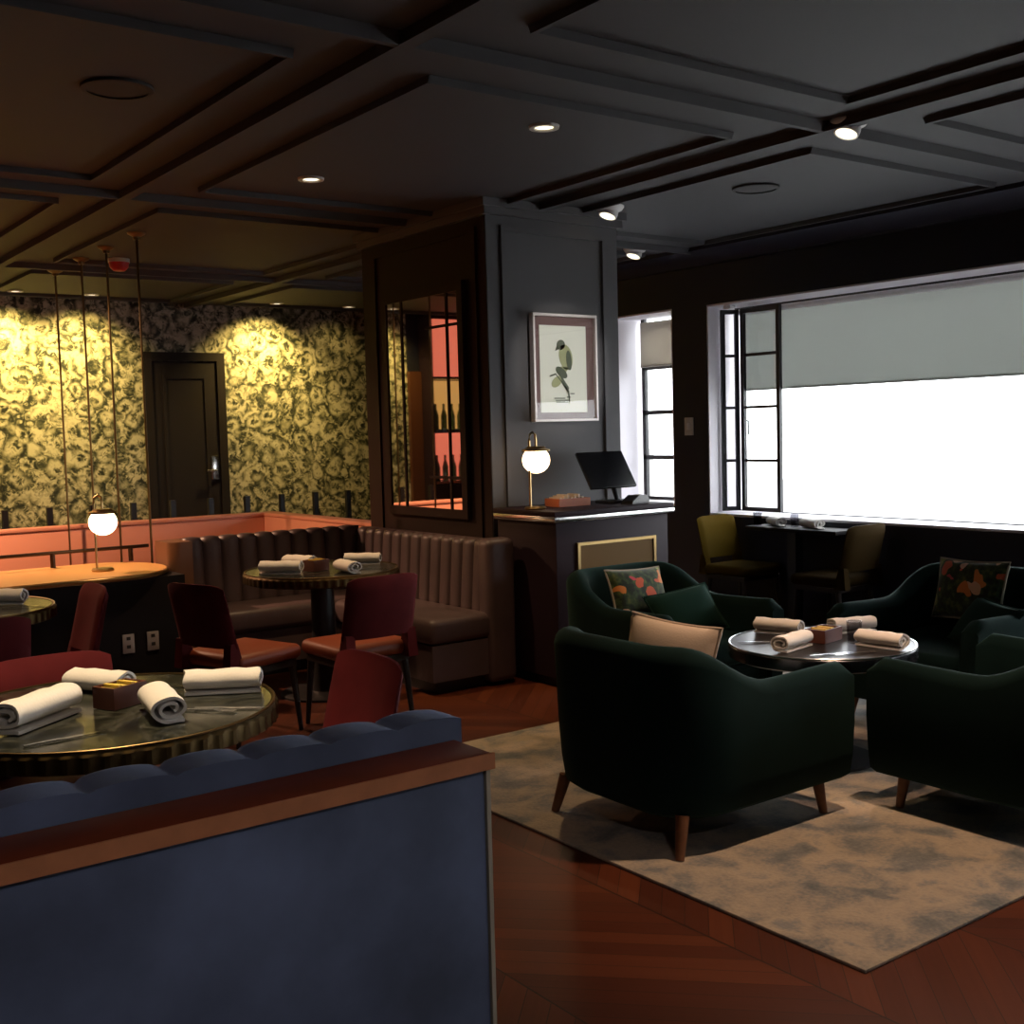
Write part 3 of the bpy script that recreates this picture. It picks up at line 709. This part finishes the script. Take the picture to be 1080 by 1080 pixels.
t = thing('window_table', 'dark rectangular table under the big window between two mustard chairs', 'table', (6.83, 5.85, 0))
BX(6.76, 7.03, 5.28, 6.14, .735, .765, bev=.005).build('table_top', M['darkbody'], t, world=True)
BX(6.78, 6.86, 5.66, 5.74, .02, .734).build('pedestal', M['black'], t, world=True)
BX(6.62, 7.02, 5.45, 5.95, 0, .02).build('foot_plate', M['black'], t, world=True)

# ------------------------------------------------------------------ dining chairs
def curved_back(w0, w1, z0, z1, yb, th, lean, curve, nu=14, nv=8, corner=.06):
    """upholstered back: w0 at the bottom, w1 at the top, wraps forward (towards +y) by curve at its sides"""
    rings = []
    for i in range(nu+1):
        s = -1+2*i/nu; ring_f, ring_b = [], []
        for j in range(nv+1):
            v = j/nv; w = w0+(w1-w0)*v
            zt = z1-corner*(abs(s)**6)*v; z = z0+(zt-z0)*v
            y = yb-lean*v+curve*s*s
            e_ = math.sqrt(max(0.02, 1-abs(s)**8)); ev = math.sqrt(max(.05, 1-max(0, (v-.85)/.15)**2)) if v > .85 else 1
            h_ = th/2*e_*ev
            ring_f.append((s*w/2, y+h_, z)); ring_b.append((s*w/2, y-h_, z))
        rings.append(ring_f+list(reversed(ring_b)))
    return MB().ring_loft(rings)
def chair_parts(t, fab, seat):
    b = MB().box(-.225, .225, -.20, .24, .385, .465, bev=.035, seg=3); b.build('seat', seat, t)
    curved_back(.43, .425, .505, .83, -.225, .055, .075, .03, corner=.022).build('backrest', fab, t, ang=50)
    for s in (-1, 1):
        f = MB().ring_loft([[(s*.185-.03, -.25, .38), (s*.185+.03, -.25, .38), (s*.185+.03, -.15, .38), (s*.185-.03, -.15, .38)], [(s*.185-.025, -.235, .53), (s*.185+.025, -.235, .53), (s*.185+.025, -.19, .53), (s*.185-.025, -.19, .53)]])
        f.build('back_support', fab, t)
    BX(-.20, .20, -.18, .21, .35, .384).build('seat_frame', M['legdark'], t)
    for sx in (-1, 1):
        for sy in (-1, 1):
            MB().tube([(sx*.18, sy*.18+.015, .352), (sx*.20, sy*.215+.01, 0)], .02, 10, .012).build('leg', M['legdark'], t)
chair0 = [None]
def red_chair(x, y, face, label, sc=1.):
    # face = direction the sitter looks, degrees from +x
    rz = R(face-90)
    if chair0[0] is None:
        t = thing('dining_chair', label, 'chair', (x, y, 0), rz, 'burgundy dining chairs'); chair_parts(t, M['red'], M['redseat']); chair0[0] = t
    else: t = dup(chair0[0], (x, y, 0), rz, label, 'burgundy dining chairs')
    return t
red_chair(1.56, 3.30, 180, 'burgundy chair just behind the right end of the blue banquette, facing the front table')
red_chair(1.02, 3.79, 270, 'burgundy chair pushed in on the far side of the front round table')
red_chair(1.46, 5.93, 178, 'burgundy chair beside the left-edge table, turned towards it, in front of the counter outlets')
red_chair(1.02, 5.40, 90, 'burgundy chair with its back to us in front of the left-edge table')
red_chair(2.38, 5.66, 18, 'burgundy chair at the left of the corner banquette table, turned sideways')
red_chair(2.95, 5.42, 92, 'burgundy chair with its back to us in front of the corner banquette table')
ych = [None]
for x, y, f_, l in ((6.80, 6.22, 270, 'mustard yellow chair at the left end of the window table, beside the dark pier'), (6.78, 5.30, 90, 'mustard brown chair at the right end of the window table, back to the big window')):
    if ych[0] is None:
        t = thing('dining_chair', l, 'chair', (x, y, 0), R(f_-90), 'mustard dining chairs'); chair_parts(t, M['yellow'], M['yellow']); ych[0] = t
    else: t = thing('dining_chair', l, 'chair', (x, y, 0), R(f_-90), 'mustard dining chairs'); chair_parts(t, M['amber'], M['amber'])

# ------------------------------------------------------------------ green armchairs
def tub_shell(Wd=.86, Dp=.94, th=.10, z0=.135, za=.605, zb=.765):
    """U-shaped shell open towards +x; arms za high sweeping up to a zb high back"""
    hw = Wd/2; rc = .27; xb, xf = -Dp/2, Dp/2
    path = []
    for i in range(13): path.append((xf+(xb+rc-xf)*i/12, -hw, 0, -1))
    for i in range(1, 11): a = PI/2*i/10; path.append((xb+rc-rc*math.sin(a), -hw+rc-rc*math.cos(a), -math.sin(a), -math.cos(a)))
    for i in range(1, 8): path.append((xb, -hw+rc+(2*hw-2*rc)*i/8, -1, 0))
    for i in range(0, 11): a = PI/2*i/10; path.append((xb+rc-rc*math.cos(a), hw-rc+rc*math.sin(a), -math.cos(a), math.sin(a)))
    for i in range(1, 13): path.append((xb+rc+(xf-xb-rc)*i/12, hw, 0, 1))
    rings = []
    for x, y, nx, ny in path:
        s = (x-xb)/Dp                      # 0 at the back .. 1 at the arm front
        q = min(1, max(0, (s-.06)/.46)); q = q*q*(3-2*q)
        top = zb+(za-zb)*q + .012*max(0, (s-.6)/.4)
        tk = th*(1.15-.25*s); ed = 1.0
        if s > .94: e_ = (s-.94)/.06; ed = math.sqrt(max(.12, 1-e_*e_*.9))
        rr = tk/2; ring = []
        out_bot = .045; flare = .012
        def P(off, z): ring.append((x-nx*off, y-ny*off, z))
        P(out_bot+.02, z0); P(out_bot*.5, z0+.03); P(out_bot*.2, z0+.12); P(0, z0+.25); P(-flare*(1-s), top-rr)
        for k in range(1, 8):
            a = PI*k/8; P(rr-rr*math.cos(a)-flare*(1-s)*(1-k/8), top-rr+rr*math.sin(a)*ed)
        P(tk, top-rr); P(tk+.01, z0+.25); P(tk+.01, z0+.02)
        if ed < 1:
            ring = [(px, py, z0+(pz-z0)*(.93+.07*ed)) for px, py, pz in ring]
        rings.append(ring)
    return MB().ring_loft(rings)
ac0 = [None]
def armchair(x, y, face, label):
    rz = R(face)
    if ac0[0] is None:
        t = thing('armchair', label, 'armchair', (x, y, 0), rz, 'green velvet tub armchairs')
        tub_shell().build('upholstered_shell', M['green'], t, ang=60)
        BX(-.36, .44, -.335, .335, .137, .30, bev=.02).build('seat_base', M['green'], t)
        BX(-.34, .47, -.325, .325, .302, .43, bev=.045, seg=4).build('seat_cushion', M['green'], t)
        for sx, sy in ((-1, -1), (-1, 1), (1, -1), (1, 1)):
            MB().tube([(sx*.37-.01, sy*.33, .16), (sx*(.41 if sx < 0 else .38)-.01, sy*.355, .0125)], .026, 12, .016).build('leg', M['legwood'], t)
        ac0[0] = t
    else: t = dup(ac0[0], (x, y, 0), rz, label)
    return t
armchair(3.25, 3.25, 0, 'dark green tub armchair in the front, with the cream cushion, seen from its side')
armchair(4.37, 4.56, 270, 'dark green tub armchair in front of the host stand, facing us across the low table')
armchair(5.29, 3.40, 180, 'dark green tub armchair at the right under the big window, facing left')
armchair(4.25, 2.37, 90, 'dark green tub armchair at the right edge, with its back turned towards us')

def pillow(w, h, th, n=16):
    b = MB(); V = {}
    for side in (1, -1):
        for i in range(n+1):
            for j in range(n+1):
                u, v = -1+2*i/n, -1+2*j/n
                edge = i in (0, n) or j in (0, n)
                if edge and side == -1: V[(i, j, -1)] = V[(i, j, 1)]; continue
                tt = 0 if edge else th/2*((1-abs(u)**2.6)*(1-abs(v)**2.6))**.55
                x = u*w/2*(1-.07*(1-v*v)*abs(u)**2); z = v*h/2*(1-.07*(1-u*u)*abs(v)**2)
                V[(i, j, side)] = b.bm.verts.new((x, side*tt, z))
    for side in (1, -1):
        for i in range(n):
            for j in range(n):
                q = [V[(i, j, side)], V[(i+1, j, side)], V[(i+1, j+1, side)], V[(i, j+1, side)]]
                b.bm.faces.new(q if side == -1 else list(reversed(q)))
    return b
def edge_loop(w, h, n=16):
    P_ = []
    for i in range(n): u = -1+2*i/n; P_.append((u*w/2, 0, -h/2*(1-.07*(1-u*u))))
    for i in range(n): v = -1+2*i/n; P_.append((w/2*(1-.07*(1-v*v)), 0, v*h/2))
    for i in range(n): u = 1-2*i/n; P_.append((u*w/2, 0, h/2*(1-.07*(1-u*u))))
    for i in range(n+1): v = 1-2*i/n; P_.append((-w/2*(1-.07*(1-v*v)), 0, v*h/2))
    return P_
def put_pillow(name, label, m, loc, w, h, th, yaw, tilt, roll=0, group=None, pip=None):
    t = thing(name, label, 'cushion', loc, 0, group)
    t.rotation_euler = (Matrix.Rotation(R(yaw), 3, 'Z') @ Matrix.Rotation(R(tilt), 3, 'X') @ Matrix.Rotation(R(roll), 3, 'Y')).to_euler()
    pillow(w, h, th).build('cushion_cover', m, t, ang=80)
    MB().tube(edge_loop(w, h), .006, 6).build('piping', pip or m, t)
    return t
FG = 'floral scatter cushions'
put_pillow('scatter_cushion', 'dark floral cushion with orange flowers on the armchair before the host stand', M['floral'], (4.33, 4.72, .625), .44, .30, .13, 6, -20, 3, FG, M['piping'])
put_pillow('scatter_cushion', 'plain green cushion lying before the floral one, on the armchair by the host stand', M['greencush'], (4.48, 4.50, .53), .42, .30, .12, -14, -38, -8)
put_pillow('scatter_cushion', 'cream cushion leaning on the back of the front green armchair', M['cream'], (3.08, 3.20, .63), .46, .36, .14, -86, -14, 2, None, M['cream'])
put_pillow('scatter_cushion', 'dark floral cushion with pale piping on the right-hand armchair below the big window', M['floral'], (5.44, 3.40, .66), .46, .32, .13, 78, 14, 2, FG, M['piping'])
put_pillow('scatter_cushion', 'plain green cushion below the floral one on the right-hand armchair', M['greencush'], (5.22, 3.18, .53), .40, .27, .11, 66, 38, -4)

# ------------------------------------------------------------------ rug
b = MB(); w0, w1, v0, v1 = 2.64, 5.95, 1.97, 4.72
b.box(w0, w1, v0, v1, .0008, .012, bev=.004)
solo('area_rug', b, M['rug'], 'distressed beige and grey rug under the green armchairs', 'rug')

# ------------------------------------------------------------------ napkins, caddies, cutlery, glasses
def napkin_mesh(L=.22, s=1.):
    b = MB(); pr = []; N = 46
    for i in range(N+1):
        a = -PI/2-2*PI*1.9*(1-i/N); r = (.010+.026*i/N)*s
        pr.append((r*1.25*math.cos(a), r*.86*math.sin(a)))
    zmin = min(p[1] for p in pr); pr = [(x, z-zmin+.004) for x, z in pr]
    pr.append((pr[-1][0]+.018*s, .004)); pr.append((pr[-1][0]+.012*s, .004))
    th = .0035; out, inn = [], []
    for i, (x, z) in enumerate(pr):
        x0, z0 = pr[max(0, i-1)]; x1, z1 = pr[min(len(pr)-1, i+1)]
        d = math.hypot(x1-x0, z1-z0) or 1; nx, nz = -(z1-z0)/d, (x1-x0)/d
        out.append((x+nx*th, z+nz*th)); inn.append((x-nx*th, z-nz*th))
    prof = out+list(reversed(inn)); rings = []
    for k in range(7):
        y = -L/2+L*k/6; e = 1+.03*math.sin(k*2.1)
        rings.append([(x*e, y+.006*math.sin(x*90+k), max(.0004, z*e)) for x, z in prof])
    return b.ring_loft(rings)
nk = [None]
def napkin(x, y, z, ang, label, group, s=1.):
    if nk[0] is None:
        t = tag(napkin_mesh().build('napkin', M['napkin'], None, ang=50), label, 'napkin', group); nk[0] = t
        t.location = (x, y, z); t.rotation_euler = (0, 0, R(ang-90))
    else:
        t = dup(nk[0], (x, y, z), R(ang-90), label, group)
    t.scale = (s*1.12, s, s*1.1)
    return t
Z = .7525
G1 = 'rolled napkins on the front table'; G2 = 'rolled napkins on the corner banquette table'; G4 = 'rolled napkins on the low lounge table'
napkin(.83, 3.44, Z, 38, 'rolled white napkin on the front table, cut by the left edge', G1, 1.25)
napkin(1.10, 3.74, Z, 120, 'rolled napkin on the front table behind the wooden caddy, end showing', G1)
napkin(1.14, 3.28, Z, 80, 'rolled napkin on the front table pointing towards us, right of the caddy', G1, 1.1)
napkin(1.39, 3.45, Z, -30, 'rolled white napkin on the right side of the front table', G1, 1.05)
napkin(2.88, 6.20, Z, -42, 'rolled napkin on the corner banquette table, leftmost of four', G2, 1.1)
napkin(3.14, 6.47, Z, 110, 'rolled napkin on the corner banquette table, just behind and left of its caddy', G2)
napkin(3.20, 5.97, Z, 85, 'rolled napkin on the corner banquette table, just right of its caddy', G2)
napkin(3.46, 6.27, Z, -40, 'rolled white napkin on the corner banquette table, rightmost of four', G2)
napkin(1.33, 6.14, Z, -35, 'rolled white napkin on the table at the left edge', None, 1.1)
Z4 = .5525
napkin(4.25, 3.66, Z4, -70, 'rolled napkin at the back left of the low lounge table', G4)
napkin(4.00, 3.36, Z4, 10, 'rolled napkin at the front left of the low lounge table', G4)
napkin(4.52, 3.44, Z4, -20, 'pale rolled napkin at the back right of the low lounge table', G4)
napkin(4.30, 3.12, Z4, -85, 'peach-lit rolled napkin at the front right of the low lounge table', G4)
ZW = .7655
GW = 'napkins on the window table'
napkin(6.90, 5.94, ZW, 60, 'rolled napkin silhouetted on the window table, left of the middle', GW)
napkin(6.90, 5.60, ZW, 70, 'rolled napkin silhouetted on the window table, right of the middle', GW)

def caddy(loc, rz, label, l=.13, w=.09, h=.065):
    t = thing('condiment_caddy', label, 'caddy', loc, R(rz), 'wooden condiment caddies')
    f = MB(); e = .008
    f.box(-l/2, l/2, -w/2, w/2, 0, e); f.box(-l/2, l/2, -w/2, -w/2+e, e, h); f.box(-l/2, l/2, w/2-e, w/2, e, h); f.box(-l/2, -l/2+e, -w/2+e, w/2-e, e, h); f.box(l/2-e, l/2, -w/2+e, w/2-e, e, h)
    f.build('box', M['boxwood'], t)
    f = MB()
    for k in range(6): f.box(-l/2+.014+k*.017, -l/2+.024+k*.017, -w/2+.014, w/2-.014, e+.001, h-.004+.004*((k*5) % 3))
    f.build('sugar_packets', M['sugar'], t)
    return t
caddy((1.085, 3.50, Z), 25, 'wooden condiment caddy with yellow packets on the front table')
caddy((3.11, 6.20, Z), 20, 'wooden condiment caddy on the corner banquette table')
caddy((4.25, 3.39, Z4), 10, 'wooden condiment caddy on the low lounge table', .16, .10, .06)

def knife_mesh():
    b = MB(); n = 10; rg = []
    for i in range(n+1):
        y = -.11+.22*i/n; w = .006 if i < 5 else .009*(1-((i-5)/5.6)**3)
        tz = .0035 if i < 5 else .0016
        rg.append([(-w, y, .0005), (w, y, .0005), (w, y, .0005+tz), (-w, y, .0005+tz)])
    return b.ring_loft(rg)
def fork_mesh():
    b = MB(); rg = []
    for y, w, z in ((-.10, .006, .0005), (-.03, .004, .002), (.03, .004, .004), (.045, .011, .002), (.06, .012, .001)):
        rg.append([(-w, y, z), (w, y, z), (w, y, z+.002), (-w, y, z+.002)])
    b.ring_loft(rg)
    for k in range(4): x = -.0105+k*.007; b.box(x-.0018, x+.0018, .058, .10, .001, .003)
    return b
pr_ = {}
def cutlery(kind, x, y, z, ang, label):
    rz = R(ang-90)
    if kind not in pr_:
        o = (knife_mesh() if kind == 'table_knife' else fork_mesh()).build(kind, M['steel'], None)
        tag(o, label, 'cutlery', kind.split('_')[1]+' settings'); pr_[kind] = o; o.location = (x, y, z); o.rotation_euler = (0, 0, rz)
    else: dup(pr_[kind], (x, y, z), rz, label)
K, F = 'table_knife', 'table_fork'
cutlery(K, .84, 3.20, Z, 5, 'steel knife on the near left of the front table, in front of the left napkin')
cutlery(F, .80, 3.64, Z, 55, 'steel fork at the far left of the front table')
cutlery(K, 1.32, 3.22, Z, -40, 'steel knife on the right of the front table, before the right napkin')
cutlery(F, 1.25, 3.25, Z, -50, 'steel fork on the right of the front table, beside the knife there')
cutlery(F, 1.28, 3.62, Z, -20, 'steel fork at the back of the front table, beyond the right napkin')
cutlery(K, 2.98, 5.98, Z, -35, 'steel knife at the near edge of the corner banquette table, left side')
cutlery(F, 3.38, 6.02, Z, -35, 'steel fork at the near edge of the corner banquette table, right side')
cutlery(F, 1.40, 5.95, Z, -25, 'steel fork on the table at the left edge')
cutlery(K, 4.02, 3.16, Z4, -20, 'steel knife at the front of the low lounge table, left of the fork')
cutlery(F, 4.10, 3.10, Z4, -20, 'steel fork at the front of the low lounge table, near the glass')
cutlery(K, 4.02, 3.55, Z4, -40, 'steel knife at the left of the low lounge table')
cutlery(F, 4.48, 3.22, Z4, -40, 'steel fork at the right of the low lounge table')

def tumbler(loc, label, r=.035, h=.10, group='clear glasses'):
    b = MB().lathe([(0, 0), (r*.85, 0), (r, h), (r-.003, h), (r*.85-.003, .008), (0, .008)], n=24)
    o = b.build('tumbler', M['tumbler'], None); o.location = loc
    return tag(o, label, 'glass', group)
tumbler((4.30, 3.26, Z4), 'clear glass tumbler on the low lounge table between the caddy and right napkins')
tumbler((6.86, 6.10, ZW), 'clear glass tumbler at the left end of the window table')
tumbler((6.90, 5.77, ZW), 'clear glass tumbler in the middle of the window table')

# ------------------------------------------------------------------ world, camera, view
w = bpy.data.worlds.new('sky'); bpy.context.scene.world = w; w.use_nodes = True
nt = w.node_tree; bg = nt.nodes['Background']
bg.inputs[0].default_value = (.93, .97, 1.0, 1); bg.inputs[1].default_value = 6.5

cam = bpy.data.cameras.new('camera'); co = bpy.data.objects.new('camera', cam); C.objects.link(co)
cam.sensor_width = 36; cam.lens = 1221/1080*36; cam.clip_start = .05
rot = Matrix(((0.80395743, 0.06296052, -0.59134459), (-0.59409805, 0.04079376, -0.80335756), (-0.02645664, 0.99718195, 0.07020117)))
co.matrix_world = Matrix.Translation((0, 0, 1.55)) @ rot.to_4x4()
sc = bpy.context.scene; sc.camera = co
sc.view_settings.view_transform = 'Standard'; sc.view_settings.look = 'None'; sc.view_settings.gamma = 1; sc.view_settings.use_curve_mapping = False
sc.view_settings.exposure = 0
sc.cycles.max_bounces = 8; sc.cycles.transparent_max_bounces = 12; sc.cycles.use_denoising = True; sc.cycles.sample_clamp_indirect = 4
